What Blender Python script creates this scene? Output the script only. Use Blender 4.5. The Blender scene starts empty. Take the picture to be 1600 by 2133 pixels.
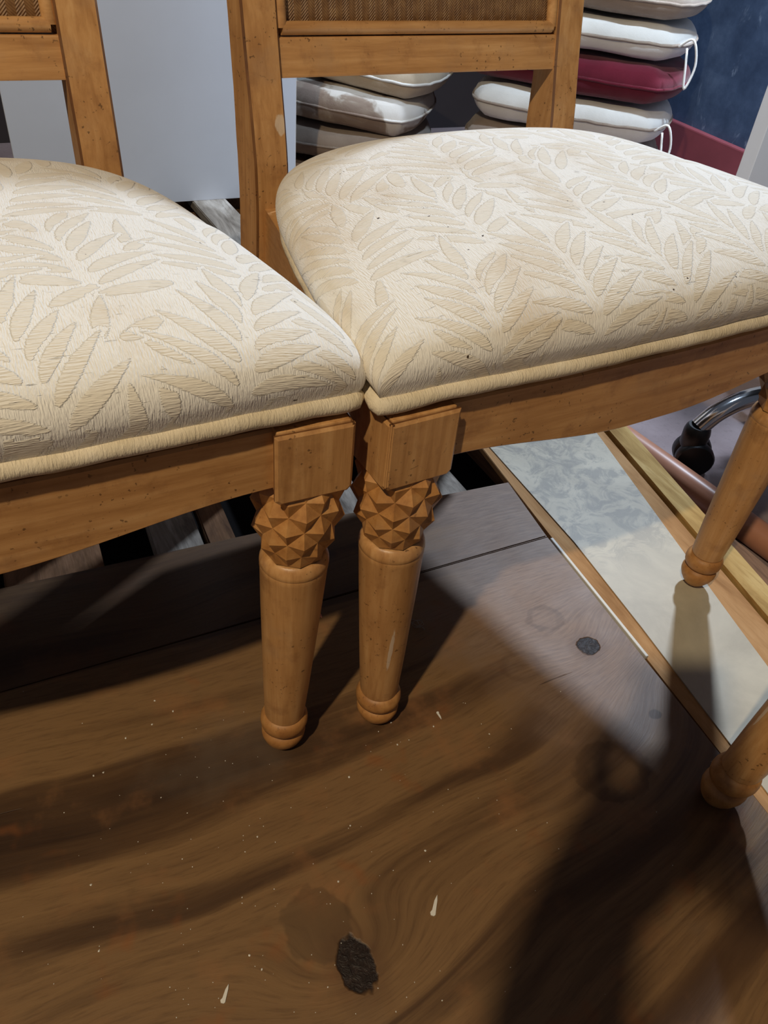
import bpy, bmesh, math, random
import numpy as np
from mathutils import Vector, Matrix, noise as mnoise
random.seed(7)
SC = bpy.context.scene
COL = SC.collection
PI = math.pi
R = math.radians

# ------------------------------------------------------------------ camera
cam_d = bpy.data.cameras.new('camera'); cam = bpy.data.objects.new('camera', cam_d); COL.objects.link(cam)
PITCH, ROLL, CAMH, FPX = 40.001, 6.1884, 0.6996, 1654.05
th, rr = R(PITCH), R(ROLL)
fwd = Vector((0, math.cos(th), -math.sin(th))); rgt = Vector((1, 0, 0)); upv = rgt.cross(fwd)
RX = math.cos(rr)*rgt + math.sin(rr)*upv
UX = -math.sin(rr)*rgt + math.cos(rr)*upv
m = Matrix((RX, UX, -fwd)).transposed().to_4x4(); m.translation = Vector((0, 0, CAMH))
cam.matrix_world = m
cam_d.sensor_fit = 'VERTICAL'; cam_d.sensor_height = 24.0; cam_d.lens = FPX/2133.0*24.0
cam_d.clip_start = 0.01; cam_d.clip_end = 50
SC.camera = cam

# ------------------------------------------------------------------ world, exposure, lights
SC.view_settings.view_transform = 'Standard'; SC.view_settings.look = 'None'
SC.view_settings.exposure = 0.0; SC.view_settings.gamma = 1.0; SC.view_settings.use_curve_mapping = False
w = bpy.data.worlds.new('world'); SC.world = w; w.use_nodes = True
w.node_tree.nodes['Background'].inputs[0].default_value = (0.55, 0.62, 0.78, 1)
w.node_tree.nodes['Background'].inputs[1].default_value = 0.105

def light(name, kind, loc, power, color, target=None, size=0.1, size_y=None, spread=None):
    d = bpy.data.lights.new(name, kind); d.energy = power; d.color = color
    if kind == 'AREA':
        d.size = size
        if size_y: d.shape = 'RECTANGLE'; d.size_y = size_y
        if spread: d.spread = spread
    else:
        d.shadow_soft_size = size
    o = bpy.data.objects.new(name, d); COL.objects.link(o); o.location = loc
    if target is not None:
        o.rotation_euler = (Vector(target)-Vector(loc)).to_track_quat('-Z', 'Y').to_euler()
    return o
# warm bulb behind and to the left of the viewpoint
light('warm_bulb', 'POINT', (-0.57, -0.94, 2.40), 168, (1.0, 0.83, 0.57), size=0.035)
# cool lamp beyond the chairs on the right, low enough to reach under the right seat
light('cool_lamp', 'AREA', (0.80, 2.20, 1.76), 48, (0.69, 0.82, 1.0), (0.1, 0.8, 0.3), 0.11, 0.11)

# added narrow cool light from above, aimed only at the cushion piles
light('cool_fill', 'AREA', (0.50, 1.10, 2.50), 6.0, (0.62, 0.80, 1.0), (0.55, 2.30, 0.15), 0.10, 0.10, spread=math.radians(56))

# ------------------------------------------------------------------ helpers
def room(a, b, z=0.0):
    c, s = math.cos(R(28)), math.sin(R(28))
    return Vector((a*c-b*s, a*s+b*c, z))

def obj(name, mesh, mat=None, parent=None, smooth=False, auto=None):
    if isinstance(mesh, bmesh.types.BMesh):
        me = bpy.data.meshes.new(name); mesh.normal_update(); mesh.to_mesh(me); mesh.free()
    else:
        me = mesh
    if mat is not None and len(me.materials) == 0: me.materials.append(mat)
    if smooth:
        me.polygons.foreach_set('use_smooth', [True]*len(me.polygons))
        if auto: me.set_sharp_from_angle(angle=R(auto))
    o = bpy.data.objects.new(name, me); COL.objects.link(o)
    if parent is not None: o.parent = parent
    return o

def empty(name, loc=(0, 0, 0), rz=0.0):
    o = bpy.data.objects.new(name, None); COL.objects.link(o)
    o.location = loc; o.rotation_euler = (0, 0, rz); o.empty_display_size = 0.05
    return o

def tag(o, label=None, cat=None, group=None, kind=None):
    if label: o['label'] = label
    if cat: o['category'] = cat
    if group: o['group'] = group
    if kind: o['kind'] = kind
    return o

def copy_tree(o, parent=None):
    c = o.copy(); COL.objects.link(c); c.parent = parent
    for ch in o.children: copy_tree(ch, c)
    return c

def add_box(bm, x0, x1, y0, y1, z0, z1, bevel=0.0, seg=2, xf=None):
    vs = [bm.verts.new(p) for p in ((x0,y0,z0),(x1,y0,z0),(x1,y1,z0),(x0,y1,z0),(x0,y0,z1),(x1,y0,z1),(x1,y1,z1),(x0,y1,z1))]
    fs = [bm.faces.new([vs[i] for i in f]) for f in ((3,2,1,0),(4,5,6,7),(0,1,5,4),(1,2,6,5),(2,3,7,6),(3,0,4,7))]
    if bevel:
        es = list({e for f in fs for e in f.edges})
        r = bmesh.ops.bevel(bm, geom=es, offset=bevel, segments=seg, profile=0.6, affect='EDGES')
        vs = list({v for f in r['faces'] for v in f.verts} | {v for v in vs if v.is_valid})
    if xf:
        for v in vs:
            if v.is_valid: v.co = xf(v.co)
    return vs

def box(*a, **k):
    bm = bmesh.new(); add_box(bm, *a, **k); return bm

def add_prism(bm, poly, z0, z1, bevel=0.0):
    lo = [bm.verts.new((x, y, z0)) for x, y in poly]; hi = [bm.verts.new((x, y, z1)) for x, y in poly]
    n = len(poly); top = bm.faces.new(hi); bm.faces.new(lo[::-1])
    for i in range(n): bm.faces.new((lo[i], lo[(i+1) % n], hi[(i+1) % n], hi[i]))
    if bevel:
        bmesh.ops.bevel(bm, geom=list(top.edges), offset=bevel, segments=2, affect='EDGES')

def lathe(bm, prof, seg=48, cap=True, xf=None):
    rings = []
    for r, z in prof:
        ring = []
        for i in range(seg):
            t = 2*PI*i/seg; p = Vector((r*math.cos(t), r*math.sin(t), z))
            ring.append(bm.verts.new(xf(p) if xf else p))
        rings.append(ring)
    for a, b in zip(rings, rings[1:]):
        for i in range(seg): bm.faces.new((a[i], a[(i+1) % seg], b[(i+1) % seg], b[i]))
    if cap:
        bm.faces.new(rings[0][::-1]); bm.faces.new(rings[-1])

def tube(bm, pts, rad, seg=12, cap=True, closed=False):
    pts = [Vector(p) for p in pts]; n = len(pts); rings = []
    rads = rad if isinstance(rad, (list, tuple)) else [rad]*n
    ref = Vector((0, 0, 1))
    prev = None
    for i, p in enumerate(pts):
        a = pts[i-1] if (i > 0 or closed) else p
        b = pts[(i+1) % n] if (i < n-1 or closed) else p
        t = (b-a).normalized()
        if prev is None:
            x = t.cross(ref) if abs(t.dot(ref)) < .95 else t.cross(Vector((1, 0, 0)))
        else:
            x = prev - t*prev.dot(t)
        x.normalize(); prev = x; y = t.cross(x)
        rings.append([bm.verts.new(p + rads[i]*(math.cos(2*PI*k/seg)*x + math.sin(2*PI*k/seg)*y)) for k in range(seg)])
    m_ = n if closed else n-1
    for i in range(m_):
        a, b = rings[i], rings[(i+1) % n]
        for k in range(seg): bm.faces.new((a[k], a[(k+1) % seg], b[(k+1) % seg], b[k]))
    if cap and not closed:
        bm.faces.new(rings[0][::-1]); bm.faces.new(rings[-1])

def smoothpath(pts, n):
    pts = [Vector(p) for p in pts]; out = []
    for i in range(len(pts)-1):
        p0 = pts[max(i-1, 0)]; p1 = pts[i]; p2 = pts[i+1]; p3 = pts[min(i+2, len(pts)-1)]
        for k in range(n):
            t = k/n
            out.append(0.5*((2*p1)+(p2-p0)*t+(2*p0-5*p1+4*p2-p3)*t*t+(3*p1-p0-3*p2+p3)*t**3))
    out.append(pts[-1]); return out

# ------------------------------------------------------------------ materials
def srgb(r, g, b):
    f = lambda c: (c/255/12.92) if c/255 <= .04045 else ((c/255+.055)/1.055)**2.4
    return (f(r), f(g), f(b), 1)

class NT:
    def __init__(s, name):
        s.m = bpy.data.materials.new(name); s.m.use_nodes = True; s.t = s.m.node_tree
        s.p = s.t.nodes['Principled BSDF']
    def n(s, typ, **kw):
        nd = s.t.nodes.new(typ)
        for k, v in kw.items(): setattr(nd, k, v)
        return nd
    def l(s, a, b): s.t.links.new(a, b)
    def sock(s, x, inp):
        if isinstance(x, (int, float)): inp.default_value = x
        elif isinstance(x, (tuple, list)): inp.default_value = x
        else: s.l(x, inp)
    def math(s, op, a, b=0.0, c=None, clamp=False):
        nd = s.n('ShaderNodeMath', operation=op, use_clamp=clamp)
        s.sock(a, nd.inputs[0]); s.sock(b, nd.inputs[1])
        if c is not None: s.sock(c, nd.inputs[2])
        return nd.outputs[0]
    def coord(s, kind='Object'): return s.n('ShaderNodeTexCoord').outputs[kind]
    def map(s, vec, scale=(1, 1, 1), loc=(0, 0, 0), rot=(0, 0, 0)):
        nd = s.n('ShaderNodeMapping'); s.l(vec, nd.inputs[0])
        nd.inputs['Location'].default_value = loc; nd.inputs['Rotation'].default_value = rot; nd.inputs['Scale'].default_value = scale
        return nd.outputs[0]
    def noise(s, vec, scale, detail=4, rough=.55, dist=0.0):
        nd = s.n('ShaderNodeTexNoise'); s.l(vec, nd.inputs['Vector'])
        nd.inputs['Scale'].default_value = scale; nd.inputs['Detail'].default_value = detail
        nd.inputs['Roughness'].default_value = rough; nd.inputs['Distortion'].default_value = dist
        return nd.outputs['Fac']
    def ramp(s, fac, stops, interp='LINEAR'):
        nd = s.n('ShaderNodeValToRGB'); s.l(fac, nd.inputs[0]); r = nd.color_ramp; r.interpolation = interp
        while len(r.elements) < len(stops): r.elements.new(.5)
        for e, (p, c) in zip(r.elements, stops): e.position = p; e.color = c if len(c) == 4 else (*c, 1)
        return nd.outputs[0]
    def mix(s, fac, a, b, mode='MIX'):
        nd = s.n('ShaderNodeMix', data_type='RGBA', blend_type=mode)
        s.sock(fac, nd.inputs[0]); s.sock(a, nd.inputs[6]); s.sock(b, nd.inputs[7])
        return nd.outputs[2]
    def step(s, x, lo, hi):
        nd = s.n('ShaderNodeMapRange', interpolation_type='SMOOTHSTEP'); s.sock(x, nd.inputs[0])
        nd.inputs[1].default_value = lo; nd.inputs[2].default_value = hi
        return nd.outputs[0]
    def sep(s, v):
        nd = s.n('ShaderNodeSeparateXYZ'); s.l(v, nd.inputs[0]); return nd.outputs
    def comb(s, x, y, z):
        nd = s.n('ShaderNodeCombineXYZ')
        for k, q in enumerate((x, y, z)): s.sock(q, nd.inputs[k])
        return nd.outputs[0]
    def bump(s, h, dist=.001, strength=1.0, prev=None):
        nd = s.n('ShaderNodeBump'); s.l(h, nd.inputs['Height']); nd.inputs['Distance'].default_value = dist
        nd.inputs['Strength'].default_value = strength
        if prev is not None: s.l(prev, nd.inputs['Normal'])
        return nd.outputs[0]
    def done(s, color=None, rough=.5, normal=None, metal=0.0, spec=.5, **kw):
        if color is not None: s.sock(color, s.p.inputs['Base Color'])
        s.sock(rough, s.p.inputs['Roughness']); s.p.inputs['Metallic'].default_value = metal
        s.p.inputs['Specular IOR Level'].default_value = spec
        if normal is not None: s.l(normal, s.p.inputs['Normal'])
        for k, v in kw.items(): s.sock(v, s.p.inputs[k])
        return s.m

def white3(v): return (v, v, v, 1)

def wood_mat(name, grain, dark, mid, lite, rough=.38, specks=1.0):
    """stained chair wood; grain = scale vector, small along the grain"""
    t = NT(name); c = t.coord()
    g1 = t.noise(t.map(c, grain), 1.0, 6, .62, .25)
    big = t.noise(c, 14, 3, .5)
    col = t.ramp(g1, [(.28, dark), (.52, mid), (.75, lite)])
    col = t.mix(t.math('MULTIPLY', t.step(big, .40, .75), .5), col, dark)
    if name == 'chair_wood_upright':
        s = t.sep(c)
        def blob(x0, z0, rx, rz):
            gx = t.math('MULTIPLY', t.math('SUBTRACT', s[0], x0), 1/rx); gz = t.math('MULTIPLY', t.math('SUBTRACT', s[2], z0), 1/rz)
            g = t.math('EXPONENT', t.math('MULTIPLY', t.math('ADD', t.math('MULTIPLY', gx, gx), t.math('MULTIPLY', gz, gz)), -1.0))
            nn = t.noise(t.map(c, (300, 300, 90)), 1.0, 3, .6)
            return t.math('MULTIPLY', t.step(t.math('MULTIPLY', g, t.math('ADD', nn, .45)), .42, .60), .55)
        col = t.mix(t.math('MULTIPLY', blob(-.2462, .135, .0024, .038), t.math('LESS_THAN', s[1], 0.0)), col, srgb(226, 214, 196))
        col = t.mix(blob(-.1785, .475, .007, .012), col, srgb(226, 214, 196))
    mot = t.noise(t.map(c, (1, 1, 1), loc=(1.3, 4.1, 2.2)), 34, 6, .65)
    col = t.mix(t.math('MULTIPLY', t.step(mot, .50, .72), .38), col, srgb(122, 76, 44))
    gry = t.noise(t.map(c, (1, 1, 1), loc=(7.3, .1, 5.2)), 19, 4, .6)
    col = t.mix(t.math('MULTIPLY', t.step(gry, .54, .74), .30), col, srgb(160, 128, 98))
    # antiquing specks, short dark flecks
    sp = t.noise(t.map(c, (1, 1, 1.0)), 260, 2, .5)
    sel = t.noise(c, 28, 2, .5)
    spk = t.math('MULTIPLY', t.step(sp, .645, .705), t.step(sel, .45, .56))
    sc = t.noise(t.map(c, (1, 1, 1), rot=(.5, .9, .3)), 70, 5, .7, 1.5)
    scr = t.math('MULTIPLY', t.step(sc, .66, .70), t.step(sel, .46, .54))
    dm = t.math('MAXIMUM', t.math('MULTIPLY', spk, .62*specks), t.math('MULTIPLY', scr, .62*specks))
    col = t.mix(dm, col, srgb(44, 22, 10))
    rg = t.math('ADD', t.math('MULTIPLY', big, .22), rough-.1)
    return t.done(col, rg, t.bump(g1, .0006, .35), spec=.5)

D_, M_, L_ = srgb(164, 116, 68), srgb(193, 144, 91), srgb(209, 163, 110)
WOOD_X = wood_mat('chair_wood_rail', (9, 130, 130), D_, M_, L_)
WOOD_Y = wood_mat('chair_wood_side', (130, 9, 130), D_, M_, L_)
WOOD_Z = wood_mat('chair_wood_upright', (130, 130, 8), D_, M_, L_)
WOOD_E = wood_mat('chair_wood_glazed_edge', (60, 60, 8), srgb(84, 52, 28), srgb(112, 74, 42), srgb(140, 98, 60))
WOOD_C = wood_mat('chair_wood_carving', (60, 60, 60), srgb(146, 96, 48), srgb(186, 132, 74), srgb(206, 156, 96), .5, .5)

def fabric_mat():
    t = NT('damask_fabric'); c = t.coord()
    at = t.n('ShaderNodeAttribute', attribute_name='leaf'); lf = at.outputs['Fac']
    uvn = t.n('ShaderNodeAttribute', attribute_name='weave').outputs['Vector']
    ground = srgb(238, 234, 226); leaf = srgb(230, 222, 207)
    fuzz = t.noise(t.map(uvn, (140, 900, 1)), 1.0, 3, .6)
    mask = t.step(t.math('ADD', lf, t.math('MULTIPLY', t.math('SUBTRACT', fuzz, .5), .9)), .36, .60)
    col = t.mix(mask, ground, leaf)
    blot = t.noise(c, 9, 4, .6)
    col = t.mix(t.math('MULTIPLY', t.step(blot, .48, .78), .5), col, srgb(196, 166, 118))
    st = t.noise(t.map(c, (1, 1, 1), loc=(3, 1, 7)), 38, 3, .6)
    col = t.mix(t.math('MULTIPLY', t.step(st, .68, .80), .35), col, srgb(120, 104, 80))
    dot = t.noise(t.map(c, (1, 1, 1), loc=(9, 4, 2)), 170, 1, .5)
    col = t.mix(t.step(dot, .80, .83), col, srgb(70, 52, 36))
    thr = t.noise(t.map(uvn, (90, 820, 1)), 1.0, 2, .5)
    rib = t.noise(t.map(uvn, (950, 150, 1)), 1.0, 2, .5)
    weave = t.mix(mask, rib, thr)
    hgt = t.math('ADD', t.math('MULTIPLY', mask, .5), t.math('MULTIPLY', weave, .9))
    slub = t.noise(t.map(uvn, (45, 420, 1)), 1.0, 3, .65)
    hgt = t.math('SUBTRACT', hgt, t.math('MULTIPLY', t.step(slub, .66, .74), .9))
    nb = t.bump(hgt, .0014, .85)
    wr = t.noise(c, 16, 3, .5)
    nb = t.bump(wr, .006, .35, nb)
    return t.done(col, .85, nb, spec=.25, **{'Sheen Weight': .25, 'Sheen Roughness': .5})
FABRIC = fabric_mat()

def piping_mat():
    t = NT('piping_fabric'); c = t.coord()
    b = t.noise(c, 26, 4, .6)
    col = t.ramp(b, [(.3, srgb(204, 188, 158)), (.6, srgb(224, 210, 184)), (.8, srgb(232, 222, 202))])
    f = t.noise(t.map(c, (700, 160, 160)), 1.0, 3, .6)
    return t.done(col, .85, t.bump(f, .0014, .8), spec=.2)
PIPING = piping_mat()

def cane_mat():
    t = NT('woven_cane'); c = t.coord()
    s = t.sep(c)
    # herringbone: alternate bands of opposite slope
    band = t.math('PINGPONG', s[0], .0075)
    k = t.math('ADD', t.math('MULTIPLY', s[2], 1.0), band)
    wv = t.math('PINGPONG', t.math('MULTIPLY', k, 1.0), .0014)
    w2 = t.math('PINGPONG', s[0], .0028)
    h = t.math('ADD', t.math('MULTIPLY', wv, 500), t.math('MULTIPLY', w2, 100))
    nz = t.noise(c, 90, 4, .6)
    f = t.math('ADD', t.math('MULTIPLY', h, .40), t.math('MULTIPLY', nz, .9))
    col = t.ramp(f, [(.25, srgb(92, 62, 34)), (.6, srgb(122, 86, 50)), (1.0, srgb(158, 122, 80))])
    return t.done(col, .55, t.bump(h, .0012, .8))
CANE = cane_mat()

def plain(name, col, rough=.5, metal=0.0, var=.12, scale=20, bump=.0, spec=.5):
    t = NT(name); c = t.coord(); n = t.noise(c, scale, 4, .6)
    dk = tuple(x*(1-var*2) for x in col[:3])+(1,)
    cc = t.ramp(n, [(.3, dk), (.7, col)])
    return t.done(cc, rough, t.bump(n, bump, .6) if bump else None, metal, spec)

def plywood_mat():
    """room coordinates: x along the grain, knots at known spots"""
    t = NT('plywood_face'); c = t.coord(); s = t.sep(c)
    x, y = s[0], s[1]
    knots = [(.137, .221, .045, .06), (.522, .437, .045, .05), (.33, .40, .10, .03), (.50, .25, .12, .05), (.05, .08, .09, .05)]
    yy = y
    dk = []
    for kx, ky, rad, amp in knots:
        dx = t.math('MULTIPLY', t.math('SUBTRACT', x, kx), .55); dy = t.math('SUBTRACT', y, ky)
        d = t.math('SQRT', t.math('ADD', t.math('MULTIPLY', dx, dx), t.math('MULTIPLY', dy, dy)))
        g = t.math('EXPONENT', t.math('MULTIPLY', t.math('MULTIPLY', d, d), -1/(rad*rad)))
        yy = t.math('ADD', yy, t.math('MULTIPLY', g, amp))
    sw = t.math('ADD', t.math('MULTIPLY', x, .05), t.math('MULTIPLY', t.math('MULTIPLY', x, x), .40))
    yy = t.math('SUBTRACT', yy, t.math('MULTIPLY', sw, t.math('SUBTRACT', 1.0, t.step(y, .35, .60))))
    wob = t.noise(c, 2.2, 2, .5)
    yy = t.math('ADD', yy, t.math('MULTIPLY', t.math('SUBTRACT', wob, .5), .10))
    v1 = t.comb(t.math('MULTIPLY', x, 1.1), t.math('MULTIPLY', yy, 13), 0.0)
    n1 = t.noise(v1, 1.0, 5, .55, .4)
    v2 = t.comb(t.math('MULTIPLY', x, 34), t.math('MULTIPLY', yy, 300), 0.0)
    n2 = t.noise(v2, 1.0, 4, .65)
    n3 = t.noise(c, 11, 5, .6)
    col = t.ramp(n1, [(.30, srgb(54, 35, 21)), (.42, srgb(84, 59, 36)), (.52, srgb(127, 96, 62)), (.60, srgb(120, 90, 58)), (.68, srgb(84, 60, 38)), (.76, srgb(58, 39, 25))])
    col = t.mix(t.math('MULTIPLY', t.step(n2, .46, .72), .34), col, srgb(66, 42, 24))
    col = t.mix(t.math('MULTIPLY', t.step(n3, .52, .74), .55), col, srgb(148, 100, 60))
    org = t.noise(t.map(c, (1, 1, 1), loc=(4, 2, 0)), 14, 3, .6)
    col = t.mix(t.math('MULTIPLY', t.step(org, .60, .74), .45), col, srgb(140, 78, 34))
    gr = t.noise(t.map(c, (1, 1, 1), loc=(8, 5, 0)), 5, 4, .6)
    col = t.mix(t.math('MULTIPLY', t.step(gr, .52, .72), .35), col, srgb(112, 98, 84))
    # weathered grey towards the far right corner
    wx = t.math('MULTIPLY', t.step(t.math('ADD', x, t.math('MULTIPLY', t.math('SUBTRACT', gr, .5), .35)), .34, .50), t.step(t.math('ADD', y, t.math('MULTIPLY', n3, .2)), .30, .52))
    col = t.mix(t.math('MULTIPLY', wx, .88), col, t.ramp(n2, [(.3, srgb(110, 88, 74)), (.7, srgb(144, 119, 100))]))
    strip_shade = t.math('MULTIPLY', t.step(y, .596, .600), t.math('SUBTRACT', 1.0, t.step(t.math('ADD', x, t.math('MULTIPLY', n3, .2)), .38, .60)))  # shade under the left seat painted into the strip as darker brown
    col = t.mix(t.math('MULTIPLY', strip_shade, .6), col, srgb(52, 32, 22))
    # fine checks
    ck = t.noise(t.comb(t.math('MULTIPLY', x, 3.5), t.math('MULTIPLY', yy, 90), 3.0), 1.0, 3, .6)
    crack = t.step(ck, .715, .735)
    col = t.mix(t.math('MULTIPLY', crack, .55), col, srgb(34, 20, 12))
    # knots and ring stains
    hgt = t.math('SUBTRACT', t.math('MULTIPLY', n2, .5), crack)
    def dist(kx, ky, sx=1.0, sy=1.0, wob=0.35):
        dx = t.math('MULTIPLY', t.math('SUBTRACT', x, kx), 1/sx); dy = t.math('MULTIPLY', t.math('SUBTRACT', y, ky), 1/sy)
        d = t.math('SQRT', t.math('ADD', t.math('MULTIPLY', dx, dx), t.math('MULTIPLY', dy, dy)))
        nn = t.noise(c, 70, 2, .5)
        return t.math('ADD', d, t.math('MULTIPLY', t.math('SUBTRACT', nn, .5), wob))
    d = dist(.118, .262, .030, .034, .5)
    col = t.mix(t.math('MULTIPLY', t.math('SUBTRACT', 1.0, t.step(d, .88, 1.02)), .35), col, srgb(52, 40, 28))
    for kx, ky, sx, sy in ((.137, .221, .0150, .0235), (.522, .437, .0150, .0125)):
        d = dist(kx, ky, sx, sy, .7)
        halo = t.math('SUBTRACT', 1.0, t.step(d, 1.0, 2.2))
        col = t.mix(t.math('MULTIPLY', halo, .35), col, srgb(80, 52, 34))
        k = t.math('SUBTRACT', 1.0, t.step(d, .92, 1.06))
        bk = t.noise(c, 160, 3, .7, 1.0)
        col = t.mix(k, col, t.ramp(bk, [(.35, srgb(26, 17, 13)), (.6, srgb(42, 30, 25)), (.88, srgb(84, 68, 60))]))
        hgt = t.math('SUBTRACT', hgt, t.math('MULTIPLY', k, t.math('ADD', 2.0, t.math('MULTIPLY', bk, 4.0))))
    for kx, ky, sx, amt in ((.496, .492, .024, .28), (.430, .438, .026, .16), (.448, .290, .040, .40), (.535, .330, .008, .8)):
        d = dist(kx, ky, sx, sx*.85, .6)
        ring = t.math('MULTIPLY', t.step(d, .55, .8), t.math('SUBTRACT', 1.0, t.step(d, .92, 1.08)))
        if sx < .01: ring = t.math('SUBTRACT', 1.0, t.step(d, .8, 1.1))
        col = t.mix(t.math('MULTIPLY', ring, amt), col, srgb(62, 40, 24))
    rg = t.math('ADD', .42, t.math('MULTIPLY', n3, .25))
    return t.done(col, rg, t.bump(hgt, .0008, .5), spec=.35)
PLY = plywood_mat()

def pallet_mat(name, c0, c1, c2):
    t = NT(name); c = t.coord()
    n = t.noise(t.map(c, (26, 5, 26)), 1.0, 5, .65, .6); f = t.noise(t.map(c, (160, 12, 160)), 1.0, 4, .6)
    col = t.ramp(n, [(.32, c0), (.5, c1), (.68, c2)])
    col = t.mix(t.math('MULTIPLY', t.step(f, .5, .7), .4), col, c0)
    return t.done(col, .8, t.bump(f, .0012, .7), spec=.2)
SLAT = pallet_mat('weathered_slat', srgb(92, 84, 76), srgb(150, 142, 132), srgb(190, 184, 176))
SLATB = pallet_mat('brown_slat', srgb(62, 42, 30), srgb(110, 80, 56), srgb(140, 104, 78))
TAN = pallet_mat('tan_board', srgb(150, 108, 66), srgb(178, 134, 88), srgb(192, 150, 104))
LATH = pallet_mat('yellow_pine', srgb(146, 112, 62), srgb(184, 150, 92), srgb(206, 176, 118))

def dirty_white():
    t = NT('dirty_white_laminate'); c = t.coord()
    n = t.noise(c, 9, 6, .65, .6); s = t.noise(t.map(c, (1, 1, 1), loc=(2, 3, 0)), 26, 5, .7, 1.2)
    sy = t.sep(c)[1]
    far = t.step(t.math('ADD', sy, t.math('MULTIPLY', n, .12)), .56, .70)
    col = t.ramp(n, [(.35, srgb(172, 162, 142)), (.65, srgb(193, 183, 161))])
    col = t.mix(t.math('MULTIPLY', far, t.math('MULTIPLY', t.step(s, .42, .62), .55)), col, srgb(104, 102, 100))
    dk = t.noise(t.map(c, (1, 1, 1), loc=(5, 7, 0)), 60, 3, .6)
    col = t.mix(t.math('MULTIPLY', t.step(dk, .72, .78), .5), col, srgb(96, 84, 70))
    return t.done(col, .5, t.bump(n, .001, .2), spec=.4)
DIRTYW = dirty_white()
WHITEB = plain('white_melamine', srgb(204, 212, 226), .28, 0, .03, 5)
WHITEP = plain('white_painted_board', srgb(238, 240, 244), .45, 0, .02, 6)
NAVY = None
def navy_mat():
    t = NT('scuffed_navy_paint'); c = t.coord()
    n = t.noise(c, 7, 6, .7); v = t.noise(t.map(c, (9, 9, 3)), 1.0, 5, .7, .8)
    col = t.ramp(n, [(.3, srgb(40, 54, 78)), (.55, srgb(64, 80, 106)), (.75, srgb(86, 102, 128))])
    col = t.mix(t.math('MULTIPLY', t.step(v, .58, .70), .8), col, srgb(150, 164, 186))
    return t.done(col, .6, t.bump(n, .002, .4), spec=.3)
NAVY = navy_mat()
REDP = plain('dull_red_paint', srgb(134, 64, 72), .6, 0, .10, 12)
def concrete():
    t = NT('mauve_floor'); c = t.coord()
    n = t.noise(c, 6, 6, .6); f = t.noise(c, 90, 4, .7)
    col = t.ramp(n, [(.3, srgb(128, 112, 112)), (.7, srgb(156, 140, 140))])
    col = t.mix(t.math('MULTIPLY', t.step(f, .5, .7), .25), col, srgb(104, 92, 94))
    return t.done(col, .75, t.bump(f, .001, .5), spec=.25)
CONC = concrete()
def cushion_mat(name, c0, c1):
    t = NT(name); c = t.coord(); n = t.noise(c, 10, 4, .6); f = t.noise(c, 420, 2, .6)
    col = t.ramp(n, [(.3, c0), (.7, c1)])
    return t.done(col, .9, t.bump(f, .001, .5), spec=.15, **{'Sheen Weight': .2})
BEIGE = cushion_mat('beige_canvas', srgb(172, 154, 132), srgb(196, 180, 158))
TAUPE = cushion_mat('taupe_canvas', srgb(136, 120, 108), srgb(160, 144, 130))
CREAM = cushion_mat('cream_canvas', srgb(206, 202, 196), srgb(222, 218, 212))
REDC = cushion_mat('dark_red_canvas', srgb(82, 18, 32), srgb(102, 26, 42))
DARKC = cushion_mat('dark_brown_canvas', srgb(54, 46, 46), srgb(78, 66, 64))
CHROME = plain('brushed_chrome', (.72, .72, .74, 1), .16, 1.0, .03, 10)
BLACKP = plain('black_plastic', (.012, .012, .014, 1), .4, 0, .1, 30)
DARKW = plain('dark_wall_paint', srgb(48, 40, 42), .8, 0, .15, 5)
POLE = plain('copper_brown_varnish', srgb(190, 132, 104), .35, 0, .08, 14)
BASE_SHADE = plain('base_gap_shade', srgb(30, 24, 20), .9, 0, .1, 30)
CHIP = plain('white_paint_chip', srgb(226, 222, 212), .7, 0, .05, 40)
PINK = plain('pink_paper_scrap', srgb(206, 134, 112), .8, 0, .08, 60)
LINT = plain('grey_lint', srgb(150, 140, 128), .9, 0, .1, 60)

# ------------------------------------------------------------------ the setting
GZ = -0.11
YAW = R(28)
f = obj('floor', box(-4, 4.5, -3, 4.5, GZ-.05, GZ), CONC); f.rotation_euler.z = YAW; tag(f, kind='structure')
w1 = obj('wall_right', box(1.95, 2.05, -1.0, 2.85, GZ, 2.6), NAVY); w1.rotation_euler.z = YAW; tag(w1, kind='structure')
w2 = obj('wall_back', box(-2.5, 2.05, 2.85, 2.95, GZ, 2.6), DARKW); w2.rotation_euler.z = YAW; tag(w2, kind='structure')
b1 = obj('baseboard_right', box(1.925, 1.95, -1.0, 2.85, GZ, .122, bevel=.004), REDP); b1.rotation_euler.z = YAW; tag(b1, kind='structure')

bs = obj('gap_shade_sheet', box(-.70, .885, -.20, 2.25, GZ, GZ+.0012), plain('gap_shade_black', (.010, .009, .009, 1), 1.0, 0, .1, 20, 0, .05)); bs.rotation_euler.z = YAW  # added black sheet, stands in for the shade below the pallet boards
tag(bs, 'added black sheet standing in for shade in the gaps between pallet boards', 'sheet')
def pallet(name, slats, bearers, label, a_off=0):
    e = empty(name, (0, 0, GZ+.0012), YAW)
    for (a0, a1, b0, b1_, skew, mat) in slats:
        bm = bmesh.new(); n = 10
        pl = [(a0+skew*(b0-b1_)*0, b0), (a1, b0), (a1+skew*(b1_-b0), b1_), (a0+skew*(b1_-b0), b1_)]
        add_prism(bm, pl, -.037-GZ-.0012, -.0155-GZ-.0012, .002)
        obj('deck_board', bm, mat, e)
    for (a0, a1, b0, b1_) in bearers:
        obj('bearer', box(a0, a1, b0, b1_, 0, -.0375-GZ-.0012, bevel=.002), SLATB, e)
    tag(e, label, 'pallet'); return e
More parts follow.
